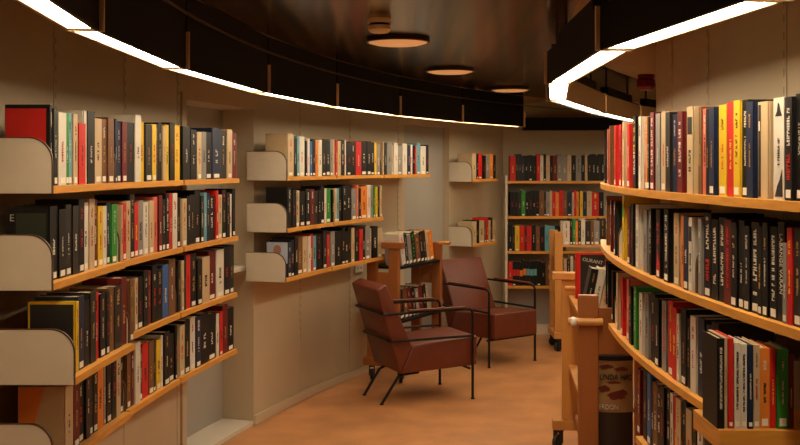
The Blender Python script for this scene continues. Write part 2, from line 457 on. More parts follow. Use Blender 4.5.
def clip(key, P, Q):
    T = PLATES.get(key)
    if not T: return [(P, Q)]
    inn = key[0] == 'R'; ox, oy = (CXI, CYI) if inn else (CX, CY)
    def ang(p): return math.degrees(math.atan2(p.y-oy, ox-p.x))
    R = math.hypot(P.x-ox, P.y-oy)
    a, b = ang(P), ang(Q); sgn = 1 if b > a else -1
    m = .072 if R > 9 else .085
    lo, hi = min(a, b), max(a, b)
    for t in T:
        if lo < t+m and hi > t-m:
            if (t-m)-lo > hi-(t+m): hi = t-m
            else: lo = t+m
    if hi-lo < .035: return []
    a, b = (lo, hi) if sgn > 0 else (hi, lo)
    return [(pol(R, a), pol(R, b))]
def f_out(R): return lambda x: pol(R, th_out(R, x))
def f_in(R): return lambda x: pol(R, th_in(R, x))
def f_line(A, B):
    A = Vector((A[0], A[1], 0)); B = Vector((B[0], B[1], 0)); d = B-A
    def f(x):
        r = (x-400)/1000; t = (r*A.y-A.x)/(d.x-r*d.y); return A+d*t
    return f
def S_(s):      # "53k 58w" -> specs
    out = []
    for w in s.split():
        out.append((float(w[:-1]), w[-1]))
    return out
def opt(specs, **kw):
    for k, v in kw.items():
        i = int(k[1:]); specs[i] = (specs[i][0], specs[i][1], v)
    return specs
dz = .0105
# near left wall
row('G10', 'the near left top shelf', opt(S_('54.5k 58.5k 66.5w 70.3g 74.6t 79c 86r 89w 96.6k 104c 109s 115s 119n 123n 128m 135.6k 141.6w 145.7y 152.3d 156.4y 160k 163.5k 166.6c 170y 175k 184.6y 192k 198k 202.7c 207l 213.4k 222n 228d 233c 238.6m'),
    _0=dict(h=.245), _2=dict(h=.225), _3=dict(h=.225), _6=dict(h=.2), _16=dict(h=.255), _25=dict(h=.235)), 52.2, f_out(9.79), ZT[0]+.008+dz, (.215, .245))
row('G11', 'the near left second shelf', opt(S_('60k 67k 73d 79d 84.8k 90.4w 96c 99.8m 105y 108.8w 112.4n 117.8g 123c 126.8r 131c 135.7k 140r 145l 150.3w 155c 159p 162.5m 166k 169.5k 172.7r 177.4w 182k 187.5c 191k 196k 201.3k 204.3d 207t 210n 216.5k 219r 223c 227k 230.6k 233.3w 237k'),
    _0=dict(h=.225)), 52.2, f_out(9.79), ZT[1]+dz, (.205, .24))
row('G12', 'the near left third shelf', opt(S_('79y 85n 90.6k 96.5d 101r 106.7k 110k 115.5s 122.8d 128.6m 135s 135.5- 138.5c 144k 149k 153m 157.8k 163.5k 169.5b 176s 182.3d 185c 187k 191.8r 197.5k 202.5k 210c 217.4m 225w 231k 236d'),
    _0=dict(h=.215)), 76, lambda x: pol(9.725, th_out(9.725, x)) if x < 135.3 else pol(9.79, th_out(9.79, x)), ZT[2]+dz, (.2, .24))
row('G13', 'the near left lowest shelf', opt(S_('74c 80m 86.7k 91d 95k 99.5k 106o 108l 113k 117.6k 122c 129k 133s 135.8m 141w 144m 150r 155s 157.6d 162y 164.5w 170k 176k 180k 185c 190.7k 196.3w 201.5n 209k 217k 220w 223r 228.4m 234.5k'),
    _0=dict(h=.215)), 66, f_out(9.79), ZT[3]+dz, (.2, .24))
# middle left wall
row('G20', 'the middle left top shelf', opt(S_('294c 297.9k 300.8t 306w 308k 310.5w 312.7b 316k 319o 322.6w 326k 330.5k 333.4l 336c 338r 341c 345k 347.4w 351.5k 356.4k 361.8r 367.6k 371.7k 375.3k 377.7y 381l 384.5c 387d 392l 394c 398w 402.7l 407.4w 410.7n 413.5w 415.5k 417r 421t 426.3w 429.6k'),
    _0=dict(h=.245)), 288, f_out(9.79), ZT[0]+.010+dz, (.21, .235))
row('G21', 'the middle left second shelf', S_('292.6k 296.8k 300.7c 306k 311k 315m 318.5d 321k 324.7k 327w 332g 334.6k 337c 339.5t 343k 347k 352k 357l 359p 361.4k 368o 371.3w 374l 375.8g 377.9y 380.2k 383c'), 288, f_out(9.79), ZT[1]-.005+dz, (.205, .235))
row('G22', 'the middle left lowest shelf', opt(S_('291.7n 295k 298.5k 304s 308.3c 311w 314.2r 317.4t 323.5k 327.3d 331.3r 335.8l 342k 345.6k 349k 352k 355c 359.5k 363r 365.6k 370.5l 372.6c 377.8k 382c'), _0=dict(h=.2)), 288, f_out(9.79), ZT[2]-.005+dz, (.205, .24))
row('G30', 'the upper corner shelf', S_('477c 479k 482.5r 486k 490l 493.6o 498k'), 473, f_out(9.81), G3Z[0]+dz, (.2, .215))
row('G31', 'the lower corner shelf', S_('477c 480k 485c 486.7s 489r 491.2c 493d 496.5c'), 473, f_out(9.81), G3Z[1]+dz, (.18, .21))
fb = f_line((0, BC_Y+.012), (3, BC_Y+.012))
row('B0', 'the back bookcase top shelf', S_('515.6r 518.5d 521.5d 524.4n 528.8k 532.5k 537k 540.3r 543.5w 546.3k 550c 553k 557.5m 562l 567.5l 571.5c 576k 581.5l 585k 587.5c 592k 596k 600k 606k 611d 617n 622r'), 510.3, fb, BZ[0]+.0005, (.225, .24))
row('B1', 'the back bookcase second shelf', S_('514.4k 518k 521.5d 525.3g 529k 532.5k 536k 539.5k 544.4s 546k 550l 552.3c 555.6r 559o 563.5r 567.3s 572n 574c 576.3r 578.8o 580d 583y 587n 592c 599r 604k'), 510.3, fb, BZ[1]+.0005, (.21, .23))
row('B2', 'the back bookcase third shelf', S_('512.5k 515d 519.7y 524.4r 527m 531.6r 536k 540s 545k 549t 555t 560k 566d'), 508.5, fb, BZ[2]+.0005, (.215, .235))
row('B3', 'the back bookcase lowest shelf', S_('512.6r 516k 519.5k 523k 526.5k 530k 533.5k 537k 541k 546k 552s'), 508.5, fb, BZ[3]+.0005, (.2, .225))
# right wall
W_ = 'white_print'
row('R0', 'the right wall top shelf', opt(S_('604.7d 606.7p 611.6s 615r 621r 625.5c 630r 637.5k 640w 646o 648k 655m 659.7l 664.6c 669.6d 674n 681.4m 695.5c 701s 705.2p 708.8k 714n 725y 732r 738.5y 745.2k 752n 769c 784.4w 792k 801k 811k 824s'),
    _4=dict(t=('red_bold', 'black_print')), _7=dict(t=('two', 'yellow_print', 'white_print'), h=.25), _11=dict(t=('bold', 'white_print'), h=.25), _16=dict(t=('bold', 'white_print'), h=.235), _17=dict(h=.245, t=('block', 'black_print')),
    _22=dict(h=.235), _23=dict(h=.24), _24=dict(h=.24), _27=dict(h=.228, t=('bar', 'black_print')), _28=dict(h=.232, t=('scene', 'black_print')), _29=dict(h=.23, t=('two', 'white_print', 'red_print')), _30=dict(h=.235, txt='STENFALK', t=('two', 'white_print', 'red_print'))), 601.5, f_in(7.95), ZR[0]+dz, (.228, .25))
row('R1', 'the right wall second shelf', opt(S_('607.4s 612m 616.4d 625.6y 628.4m 632.8k 638.5w 647.4l 649.7k 662k 668k 680c 683o 688n 697.7w 701.5l 709k 715.8k 722.8k 730m 736.5k 742.6k 748.7k 757k 761.4k 767k 775k 782k 786.3l 791.8r 800d 812k'),
    _3=dict(t=('block', 'green_print'), h=.24), _9=dict(t=('blotch', 'red_print'), h=.215), _10=dict(t=('bold', 'white_print')), _14=dict(t=('block', 'black_print')), _16=dict(t=('two', 'white_print', 'red_print')), _17=dict(t=('bold', 'white_print')), _18=dict(t=('bold', 'white_print')), _19=dict(t=('bold', 'red_print')),
    _23=dict(t=('two', 'white_print', 'white_print')), _26=dict(t=('bold', 'white_print')), _27=dict(txt='LABANGE VARAN', h=.225), _29=dict(h=.215), _28=dict(h=.18)), 603, f_in(7.95), ZR[1]+dz, (.205, .228))
row('R2', 'the right wall third shelf', opt(S_('605k 609k 614.3k 618.5c 624r 627.4p 632.2k 637.2g 644w 648l 653k 658k 666l 671r 675.7r 678.6w 684k 689.4k 695.3w 704n 710k 715k 718k'),
    _12=dict(txt='KARIN SLAUGHTER', tm='red_print', h=.215), _13=dict(h=.225), _19=dict(h=.215)), 600.5, f_in(7.95), ZR[2]+dz, (.195, .222))
row('R3', 'the right wall lowest shelf', S_('640m 645k 649b 652k 656s 660k 664k 668k 671w 675r 680c 684k 690c 697k 703w 712k 722d 735k 748n'), 636.5, f_in(7.95), ZR[3]+dz, (.215, .235))
row('L0', 'the bottom right ledge', opt(S_('725k 728.5c 734.2r 741w 747.6w 753.6n 760.5c 771o 777.4r 789g 795m'),
    _0=dict(h=.205, t=('bold', 'white_print')), _1=dict(h=.205), _2=dict(h=.205), _3=dict(h=.195, t=('bold', 'black_print')), _4=dict(h=.192, t=('bold', 'black_print')), _5=dict(h=.19), _6=dict(h=.19), _7=dict(h=.182), _8=dict(h=.18), _9=dict(h=.18), _10=dict(h=.168)), 717.5, f_line((.5, 2.27), (1, 2.27)), .9055, dep=(.11, .125))

# ---- build: the 300 that show largest as things, the rest as one object
for b in BOOKS:
    Y = (b['P'].y+b['Q'].y)/2
    wpx = abs(b['P'].x/b['P'].y-b['Q'].x/b['Q'].y)*1000; hpx = b['h']/Y*1000
    top = 167-1000*(b['z']+b['h']-EYE)/Y; xm = 400+1000*(b['P'].x+b['Q'].x)/2/Y
    bot = min(445, 167-1000*(b['z']-EYE)/Y)
    b['area'] = wpx*max(0, bot-top) if xm < 800 else 0
    if b['i'] == 0 and b['key'] in ('G22', 'G20', 'G21'): b['area'] += 300
for k in set(b['key'] for b in BOOKS): pass
MAXB = 300-22          # the trolleys' books are things as well
keep = set(id(b) for b in sorted(BOOKS, key=lambda b: -b['area'])[:MAXB])
def book_M(b):
    P, Q = b['P'], b['Q']; c = (P+Q)/2; t = (Q-P).length
    x = (Q-P).normalized()
    y = Vector((-x.y, x.x, 0))           # depth direction
    if y.dot(c) < 0 and abs(y.dot(c.normalized())) > .5: y = -y
    return c, t, x, y
def contrast(c): return {'k': ['white_print', 'gold_print', 'red_print', 'white_print'], 'd': ['white_print', 'gold_print'], 'n': ['white_print', 'white_print', 'gold_print'],
                         'm': ['white_print', 'gold_print'], 'r': ['white_print', 'black_print', 'yellow_print'], 'w': ['black_print', 'red_print'], 'c': ['black_print', 'red_print'],
                         'y': ['black_print', 'red_print'], 'g': ['white_print'], 'b': ['white_print'], 't': ['white_print', 'black_print'], 's': ['gold_print', 'white_print'],
                         'l': ['black_print', 'white_print'], 'o': ['black_print', 'white_print'], 'p': ['white_print', 'black_print']}[c]
def letters(mb, t, z0, z1, frac, m):     # a run of letter-like marks up the spine
    z = z0; w = t*frac
    while z < z1:
        L = w*random.uniform(.45, .75)
        if random.random() < .16: z += L; continue
        k = random.random()
        y0, y1 = -.0011, .0004
        if k < .5:
            mb.box((-w/2, y0, z), (w/2, y1, z+L*.28), m); mb.box((-w/2 if k < .25 else w*.2, y0, z+L*.28), (w/2 if k > .25 else -w*.2, y1, z+L*.8), m)
        elif k < .8:
            mb.box((-w/2, y0, z), (w/2, y1, z+L*.25), m); mb.box((-w/2, y0, z+L*.55), (w/2, y1, z+L*.8), m); mb.box((-w*.1, y0, z+L*.25), (w*.1, y1, z+L*.55), m)
        else:
            mb.box((-w/2, y0, z), (w*.5, y1, z+L*.75), m)
        z += L
def spine_print(b, t, h, root):
    o = b['o']; c = b['c']; far = b['area'] < 160
    mb = MB(); m2 = MB()
    if o.get('txt'):
        M = Matrix(((0, 1, 0, 0), (0, 0, -1, -.0004), (-1, 0, 0, h*.58), (0, 0, 0, 1)))   # reads downwards, facing -y
        text_mesh(o['txt'], t*.6, 'spine_title', MATS[o.get('tm', 'white_print')], root, M, width=h*.6 if len(o['txt']) > 8 else h*.3)
        return
    s = o.get('t')
    if s is None:
        cs = MATS[random.choice(contrast(c))]
        if random.random() < .15 and t < .012: return
        a = random.uniform(.28, .36)*h
        letters(mb, t, a, a+random.uniform(.2, .32)*h, random.choice((.13, .17, .24)), cs)
        if random.random() < .6:
            letters(m2, t, random.uniform(.7, .74)*h, random.uniform(.82, .93)*h, random.choice((.16, .2, .26)), MATS[random.choice(contrast(c))])
        for q in (mb, m2):
            if len(q.v) < 56: q.v.clear(); q.f.clear(); q.mi.clear()
    elif s[0] in ('bold', 'red_bold'):
        letters(mb, t, .2*h, .9*h, .32, MATS[s[1]])
    elif s[0] == 'two':
        letters(mb, t, .2*h, .48*h, .45, MATS[s[2]]); letters(m2, t, .53*h, .92*h, .34, MATS[s[1]])
    elif s[0] == 'block':
        mb.box((-t*.36, -.0009, h*.68), (t*.36, .0004, h*.88), MATS[s[1]]); letters(m2, t, .25*h, .5*h, .3, MATS[s[1]])
    elif s[0] == 'bar':
        mb.box((-t*.42, -.0009, h*.02), (-t*.2, .0004, h*.97), MATS[s[1]]); m2.box((-t*.38, -.0014, h*.7), (-t*.24, -.0004, h*.8), label_m)
    elif s[0] == 'scene':
        mb.prism([(-t*.3, h*.82), (t*.32, h*.82), (t*.2, h*.86), (t*.05, h*.94), (-t*.05, h*.95), (-t*.12, h*.87)], -.0009, .0004, MATS[s[1]], Matrix(((1, 0, 0, 0), (0, 0, 1, 0), (0, 1, 0, 0), (0, 0, 0, 1))))
        m3 = MB(); m3.prism([(-t*.34, h*.03), (t*.36, h*.03), (t*.34, h*.3), (t*.12, h*.2), (-t*.1, h*.14)], -.0009, .0004, MATS[s[1]], Matrix(((1, 0, 0, 0), (0, 0, 1, 0), (0, 1, 0, 0), (0, 0, 0, 1))))
        m3.build('spine_picture', None, root); letters(m2, t, .3*h, .6*h, .16, MATS[s[1]])
    elif s[0] == 'blotch':
        mb.prism([(-t*.3, h*.04), (t*.38, h*.03), (t*.4, h*.2), (t*.1, h*.26), (-t*.05, h*.42), (-t*.3, h*.2)], -.0009, .0004, MATS[s[1]], Matrix(((1, 0, 0, 0), (0, 0, 1, 0), (0, 1, 0, 0), (0, 0, 0, 1))))
        letters(m2, t, .5*h, .8*h, .4, MATS[s[1]])
    if mb.v: mb.build('spine_title', None, root)
    if m2.v: m2.build('author_line', None, root)
def make_book(loc, rz, t, d, h, c, label, group, st, b=None, tilt=0):
    root = empty('book', loc, rz, label, 'book', group)
    if tilt: root.rotation_euler = (0, tilt, rz)
    m = PAL[c][1]
    cover_mb(t, d, h).build('cover', m, root)
    MB().box((-t/2+.003, .0042, .003), (t/2-.003, d-.004, h-.003)).build('pages', page_m, root)
    if st:
        w = t*.6; MB().box((-w/2, -.0012, .006), (w/2, .0006, .006+min(.018, t*.7))).build('sticker', label_m, root)
    if b: spine_print(b, t, h, root)
    return root
def lab_of(b, rows):
    cn = PAL[b['c']][0]; row = rows[b['key']]
    t = (b['Q']-b['P']).length
    th = 'slim ' if t < .019 else ('thick ' if t > .042 else '')
    same = [q for q in row if q['c'] == b['c']]
    if len(same) == 1: return '%s%s book, the only %s one on %s' % (th, cn, cn, b['row'])
    if b['i'] == 0: return '%s%s book at the left end of %s' % (th, cn, b['row'])
    if b['r'] is None and b['key'][0] != 'R': return '%s%s book at the right end of %s' % (th, cn, b['row'])
    tri = [q for q in row if (q['c'], q['l'], q['r']) == (b['c'], b['l'], b['r'])]
    if len(tri) == 1 and b['l'] and b['r']:
        L, R_ = PAL[b['l']][0], PAL[b['r']][0]
        A = lambda s: ('an ' if s[0] in 'aeiou' else 'a ')+s
        if b['l'] == b['r']: s = '%s book between two %s ones on %s' % (cn, L, b['row'])
        else: s = '%s book between %s and %s one on %s' % (cn, A(L), A(R_), b['row'])
        if len(s.split()) <= 16: return s
    k = same.index(b)
    return '%s%s book, %s %s one from the left on %s' % ('', cn, ordw[k] if k < 20 else 'last', cn, b['row'])
rows = {}
for b in BOOKS: rows.setdefault(b['key'], []).append(b)
stuff = MB()
N_IND = 0
for b in BOOKS:
    c, t, x, y = book_M(b)
    if b['key'][0] in 'G' or b['key'][0] == 'B' or b['key'][0] == 'L': pass
    # depth direction: away from the aisle
    e = (c-(Vector((CXI, CYI, 0)) if b['key'][0] == 'R' else Vector((CX, CY, 0)))).normalized()
    want = e if b['key'][0] == 'G' else (-e if b['key'][0] == 'R' else Vector((0, 1, 0)))
    if y.dot(want) < 0: y = -y
    rz = math.atan2(-y.x, y.y)
    off = random.uniform(0, .009)
    p = c+y*off; t = max(.004, t-.0012)
    if b['key'][0] == 'R': t = min(t*.985, .05)
    if id(b) in keep:
        make_book((p.x, p.y, b['z']), rz, t, b['d'], b['h'], b['c'], lab_of(b, rows), b['group'], b['st'], b); N_IND += 1
    else:
        M = Matrix.Translation((p.x, p.y, b['z'])) @ Matrix.Rotation(rz, 4, 'Z')
        cm = cover_mb(t, b['d'], b['h'], M, PAL[b['c']][1]); stuff.add(cm.v, cm.f, PAL[b['c']][1])
        stuff.box((-t/2+.003, .0042, .003), (t/2-.003, b['d']-.004, b['h']-.003), page_m, M)
        if b['st']: stuff.box((-t*.3, -.0012, .006), (t*.3, .0006, .018), label_m, M)
        sp = MB()
        letters(sp, t, b['h']*random.uniform(.3, .4), b['h']*random.uniform(.5, .65), .22, MATS[random.choice(contrast(b['c']))])
        mm = sp.m[0] if sp.m else label_m
        if b['key'] == 'B3' and 1 <= b['i'] <= 8:
            kk = ['r', 'r', 'o', 'o', 't', 't', 't', 'k'][b['i']-1]
            stuff.box((-t*.45, -.0014, b['h']*.42), (t*.45, .0003, b['h']*.68), PAL[kk][1], M)
        elif sp.v: stuff.add([M @ Vector(v) for v in sp.v], sp.f, mm)
so = stuff.build('books'); tag(so, 'the smallest distant books filling the back bookcase and the farthest shelves', 'books', None, 'stuff')
# cover pictures seen above the cream end plates
def cover_print(b, parts):
    for o in bpy.data.objects:
        pass
ROOT = {o['label']: o for o in COL.objects if o.type == 'EMPTY' and o.get('category') == 'book'}
def first(key): b = rows[key][0]; return ROOT.get(lab_of(b, rows)), b
def side_M(b, z):   # local x = book depth running from the aisle back; on the near face of the book
    t = (b['Q']-b['P']).length-.0012
    return Matrix(((0, 0, 1, -t/2-.0006), (1, 0, 0, 0), (0, 1, 0, 0), (0, 0, 0, 1)))
def rect(mb, b, x0, z0, x1, z1, m): mb.prism([(x0, z0), (x1, z0), (x1, z1), (x0, z1)], -.0004, .0004, m, side_M(b, 0))
ro, b = first('G10')
if ro:
    mb = MB(); h = b['h']; d = b['d']; rect(mb, b, .012, .01, d-.002, h-.012, PAL['r'][1]); mb.build('cover_picture', None, ro)
ro, b = first('G12')
if ro:
    mb = MB(); h = b['h']; d = b['d']; rect(mb, b, .008, .008, d-.006, h-.008, black_print); mb.build('cover_picture', None, ro)
ro, b = first('G13')
if ro:
    mb = MB(); h = b['h']; d = b['d']
    mb.prism([(d*.45, h*.99), (d*.99, h*.99), (d*.99, .01), (d*.8, .01)], -.0004, .0004, PAL['o'][1], side_M(b, 0)); mb.build('cover_picture', None, ro)
ro, b = first('G11')
if ro:
    mb = MB(); h = b['h']; d = b['d']; rect(mb, b, .012, .05, d-.03, h-.02, mat('dark_green_print', (34, 44, 30), .5))
    o = mb.build('cover_picture', None, ro)
    M = side_M(b, 0) @ Matrix(((-1, 0, 0, d-.018), (0, 1, 0, h-.035), (0, 0, -1, -.0008), (0, 0, 0, 1)))
    text_mesh('E', .03, 'cover_letter', white_print, ro, M)
ro, b = first('G22')
if ro:
    mb = MB(); h = b['h']; d = b['d']; rect(mb, b, .002, .08, d-.002, h-.001, mat('pale_sky_print', (176, 186, 205), .5))
    mb.build('cover_picture', None, ro)
    skin = mat('portrait_skin', (170, 120, 95), .5); mb = MB()
    cx_, cz_ = d*.5, h-.045
    mb.prism([(cx_+.024*math.cos(2*PI*i/16), cz_+.03*math.sin(2*PI*i/16)) for i in range(16)], -.0012, .0002, skin, side_M(b, 0)); mb.build('portrait_head', None, ro)
    mb = MB(); mb.prism([(cx_-.05, .08), (cx_+.05, .08), (cx_+.045, h-.09), (cx_+.015, h-.072), (cx_-.015, h-.072), (cx_-.045, h-.09)], -.001, .0002, black_print, side_M(b, 0)); mb.build('portrait_shoulders', None, ro)

# ------------------------------------------------------------------ armchairs
def make_chair():
    root = empty('armchair', (0, 0, 0), 0)
    w = .218
    def ext(pts, m, name, bev):
        mb = MB(); M = Matrix(((1, 0, 0, 0), (0, 0, 1, 0), (0, 1, 0, 0), (0, 0, 0, 1)))
        mb.prism(pts, -w, w, None, M); return mb.build(name, m, root, bevel=bev, smooth=True, seg=3)
    ext([(.1015, .197), (.645, .214), (.645, .405), (.1815, .372)], leather_m, 'seat_cushion', .012)
    ext([(-.065, .735), (.10, .195), (.18, .370), (.0, .768)], leather_m, 'backrest', .012)
    def arc(a, c, b, n=6): # quadratic bend
        a, c, b = Vector(a), Vector(c), Vector(b)
        return [(1-t)**2*a+2*t*(1-t)*c+t*t*b for t in [i/n for i in range(n+1)]]
    W = .238; r = .009
    for s in (-1, 1):
        lg = MB().tube([(.6, s*W, .004)]+arc((.6, s*W, .545), (.6, s*W, .583), (.565, s*W, .583)), r).build('leg', tube_m, root, smooth=True)
        MB().lathe([(.013, 0), (.013, .008)], (.6, s*W, 0), n=12).build('foot_pad', rubber_m, lg)
        lg = MB().tube([(.25, s*.15, .186), (.15, s*.15, .182), (.11, s*.15, .165), (.0, s*.145, .004)], r).build('leg', tube_m, root, smooth=True)
        MB().lathe([(.013, 0), (.013, .008)], (0, s*.145, 0), n=12).build('foot_pad', rubber_m, lg)
        MB().box((.14, s*W-.017, .5925), (.545, s*W+.017, .604)).build('armrest', armpad_m, root, bevel=.004)
    def loop(z, ur, name, uf=.6):
        p = [(uf, -W, z)]+arc((ur+.05, -W, z), (ur, -W, z), (ur, -W+.05, z))+arc((ur, W-.05, z), (ur, W, z), (ur+.05, W, z))+[(uf, W, z)]
        MB().tube(p, r*.9).build(name, tube_m, root, smooth=True)
    loop(.583, -.035, 'arm_rail', .565); loop(.41, .018, 'seat_rail')
    MB().tube([(.578, -W, .200), (.578, W, .200)], r*.9).build('cross_bar', tube_m, root, smooth=True)
    MB().tube([(.25, -.155, .186), (.25, .155, .186)], r*.9).build('cross_bar', tube_m, root, smooth=True)
    return root
def copy_tree(o, parent=None):
    c = o.copy(); COL.objects.link(c)
    if parent: c.parent = parent
    for ch in o.children: copy_tree(ch, c)
    return c
ch = make_chair(); bpy.context.view_layer.update()
ch2 = copy_tree(ch)
def place(o, fl, fr, label):     # fl, fr: left and right front feet seen from the sitter
    a, b = Vector((*fl, 0)), Vector((*fr, 0)); lat = (a-b).normalized(); f = Vector((lat.y, -lat.x, 0))
    p = (a+b)/2-f*.6; o.location = p; o.rotation_euler = (0, 0, math.atan2(f.y, f.x))
    tag(o, label, 'armchair', 'oxblood tube-frame armchairs')
place(ch, (.285, 6.88), (.46, 6.49), 'oxblood leather armchair nearest the viewer, seen from behind its side, facing right')
place(ch2, (1.044, 7.744), (.666, 7.46), 'oxblood leather armchair farther back, facing the viewer beside the book trolley')

# ------------------------------------------------------------------ book trolleys
def caster(root, x, y, h=.10, yaw=0.6):
    c = empty('caster', (x, y, 0), yaw); c.parent = root
    rr = .038
    MB().lathe([(rr*.9, -.011), (rr, -.008), (rr, .008), (rr*.9, .011)], (-.012, 0, rr), n=24, axis='y').build('wheel', rubber_m, c, smooth=True)
    MB().lathe([(.012, -.0125), (.012, .0125)], (-.012, 0, rr), n=12, axis='y').build('hub', hub_m, c)
    mb = MB(); mb.box((-.024, -.020, rr-.008), (.012, -.0145, h-.012)); mb.box((-.024, .0145, rr-.008), (.012, .020, h-.012)); mb.box((-.024, -.020, h-.012), (.018, .020, h-.001)); mb.build('fork', rubber_m, c)
def trolley(name, loc, rz, L, Wd, H, decks, wood, label, post=(.075, .04), caps=(True, False), dowels=(), deck_m=None, back=True, hb=.62):
    """local x along the length from the near end, y across, away from the aisle"""
    root = empty(name, (loc[0], loc[1], 0), rz, label, 'book trolley', 'wooden book trolleys')
    pw, pd = post
    for ix, x in enumerate((0, L-pd)):
        for iy, y in enumerate((0, Wd-pw)):
            MB().box((x, y, .155), (x+pd, y+pw, H)).build('post', wood, root, bevel=.004)
            if caps[ix] and iy == 0: MB().box((x-.015, y-.03, H+.0005), (x+pd+.015, y+pw+.05, H+.045)).build('cap', wood, root, bevel=.005)
        MB().box((x-.01, -.025, .102), (x+pd+.01, Wd+.025, .154)).build('base_rail', wood, root, bevel=.004)
        for y in (-.01, Wd-.03): caster(root, x+pd/2, y, .102)
        MB().box((x+.008, pw+.001, hb), (x+pd-.008, Wd-pw-.001, hb+.14)).build('end_board', darkwood_m, root)
    for z in decks:
        MB().box((pd+.001, .004, z-.018), (L-pd-.001, Wd-.004, z)).build('deck', deck_m or wood, root)
        if back: MB().box((pd+.001, Wd-.016, z+.0005), (L-pd-.001, Wd-.004, z+.07)).build('back_stop', wood, root)
    for (x, y, z, l) in dowels:
        MB().tube([(x, y, z), (x, y+l, z)], .014, n=12).build('handle', birch_m, root, smooth=True)
    return root
def trolley_books(loc, rz, L0, z, y, specs, rowname, tilt, hs=(.19, .22), rev=False):
    x = L0; n = len(specs); seen = {}
    for i, (t, c) in enumerate(specs):
        h = random.uniform(*hs)
        M = Matrix.Translation((loc[0], loc[1], 0)) @ Matrix.Rotation(rz, 4, 'Z')
        p = M @ Vector((x+t/2/math.cos(tilt), y, z+(t/2)*abs(math.sin(tilt))+.0005))
        cn = PAL[c][0]; seen[c] = seen.get(c, 0)+1
        tot = sum(1 for q in specs if q[1] == c)
        lab = ('leaning %s book, the only %s one on %s' % (cn, cn, rowname)) if tot == 1 else ('leaning %s book, %s %s one from the left on %s' % (cn, ordw[seen[c]-1], cn, rowname))
        b = dict(o={'t': ('bold', 'green_print')} if (i == 3 and 'upper' in rowname) else {}, c=c, area=500)
        make_book(p, rz, t, .13, h, c, lab, 'books on '+rowname, True, b, tilt)
        x += t/math.cos(tilt)+.0015
# left trolley behind the chairs
la, lr = (-.015, 6.95), math.radians(62)
trolley('book_trolley', la, lr, .72, .25, .93, (.80, .42), darkwood_m, 'reddish wood book trolley by the left wall behind the armchairs', deck_m=black_m, dowels=((.66, -.09, .93, .09),))
trolley_books(la, lr, .12, .80, .03, [(.06, 'w'), (.045, 'n'), (.055, 'l'), (.06, 'k'), (.065, 's'), (.055, 'k'), (.045, 'd'), (.04, 'c'), (.07, 'o')], 'the left trolley\'s upper deck', -.2, (.21, .235))
trolley_books(la, lr, .09, .42, .03, [(.07, 'k'), (.06, 's'), (.06, 'm'), (.06, 'k'), (.05, 'l'), (.06, 'm'), (.06, 'k'), (.03, 'c')], 'the left trolley\'s lower deck', -.20)
# right trolley under the end of the curved shelves
ra = (.758, 4.25); rr_ = math.atan2(1.09, .105)
trolley('book_trolley', (ra[0], ra[1]), rr_, 1.12, -.0+.26, .955, (.80, .42), birch_m, 'honey wood book trolley under the end of the right wall shelves', caps=(False, True)) if False else None
def right_trolley():
    root = empty('book_trolley', (ra[0], ra[1], 0), rr_-PI/2, 'honey wood book trolley tucked beneath the far end of the right shelves', 'book trolley', 'wooden book trolleys')
    # local x to the right (towards the wall), y away from the viewer
    for iy, y in enumerate((0, 1.07)):
        for x in (0, .238):
            MB().box((x, y, .155), (x+.085, y+.04, (.955, .90)[iy])).build('post', darkwood_m if iy == 0 else birch_m, root, bevel=.004)
        MB().box((-.05, y-.01, .102), (.34, y+.05, .154)).build('base_rail', birch_m, root, bevel=.004)
        for x in (-.015, .30): caster(root, x, y+.02, .102, .9)
    MB().tube([(-.045, -.016, .845), (.10, -.016, .845)], .016, n=14).build('handle', birch_m, root, smooth=True)
    MB().lathe([(.017, -.012), (.02, -.006), (.02, .006), (.017, .012)], (-.022, -.016, .845), n=14, axis='x').build('handle_ring', white_m, root, smooth=True)
    MB().box((-.05, 1.05, .9005), (.17, 1.12, .94)).build('cap', birch_m, root, bevel=.006)
    MB().tube([(.015, 1.035, .86), (.085, 1.035, .86)], .012, n=12).build('handle', birch_m, root, smooth=True)
    for z in (.82, .45): MB().box((.035, .125, z-.018), (.315, 1.069, z)).build('deck', birch_m, root)
    MB().box((.086, .008, .705), (.237, .03, .90)).build('end_board', darkwood_m, root)
    MB().box((.06, .041, .16), (.075, 1.069, .20)).build('side_rail', darkwood_m, root)
    return root
right_trolley()
trolley_books(ra, rr_, .14, .78, -.255, [(.03, 'k'), (.03, 'k'), (.03, 'd'), (.035, 'w'), (.03, 'l'), (.03, 'c'), (.03, 'k')], 'the right trolley', -.25) if False else None
def tb(x, y, t, c, h, z, lab, tilt, yaw=0):
    M = Matrix.Translation((ra[0], ra[1], 0)) @ Matrix.Rotation(rr_-PI/2, 4, 'Z')
    p = M @ Vector((x, y, z)); make_book(p, rr_-PI/2+yaw, t, .14, h, c, lab, 'books on the right trolley', True, dict(o={}, c=c, area=500), tilt)
for i, (c, lab) in enumerate((('k', 'black leaning book, leftmost on the right trolley'), ('w', 'white leaning book beside a black one on the right trolley'), ('c', 'cream leaning book in the middle of the right trolley'),
                              ('l', 'grey leaning book right of the cream one on right trolley'), ('d', 'charcoal leaning book, rightmost on the right trolley'))):
    tb(.062+.036*i, .35, .032, c, .215, .8205, lab, .2)
q = Matrix.Translation((ra[0], ra[1], 0)) @ Matrix.Rotation(rr_-PI/2, 4, 'Z') @ Vector((.06, .92, .8205))
fo = make_book(q, -PI/2, .03, .15, .236, 'r', 'red book with a black face-out cover standing at the right trolley\'s far end', 'books on the right trolley', False)
FM = Matrix(((0, 0, 1, .0155), (1, 0, 0, 0), (0, 1, 0, 0), (0, 0, 0, 1)))
MB().prism([(.022, .01), (.148, .01), (.148, .228), (.022, .228)], -.0004, .0004, None, FM).build('cover_picture', black_print, fo)
text_mesh('OLIRANT', .026, 'cover_lettering', white_print, fo, FM @ Matrix.Translation((.085, .195, .0008)) @ Matrix.Rotation(-.2, 4, 'Z'), width=.105)
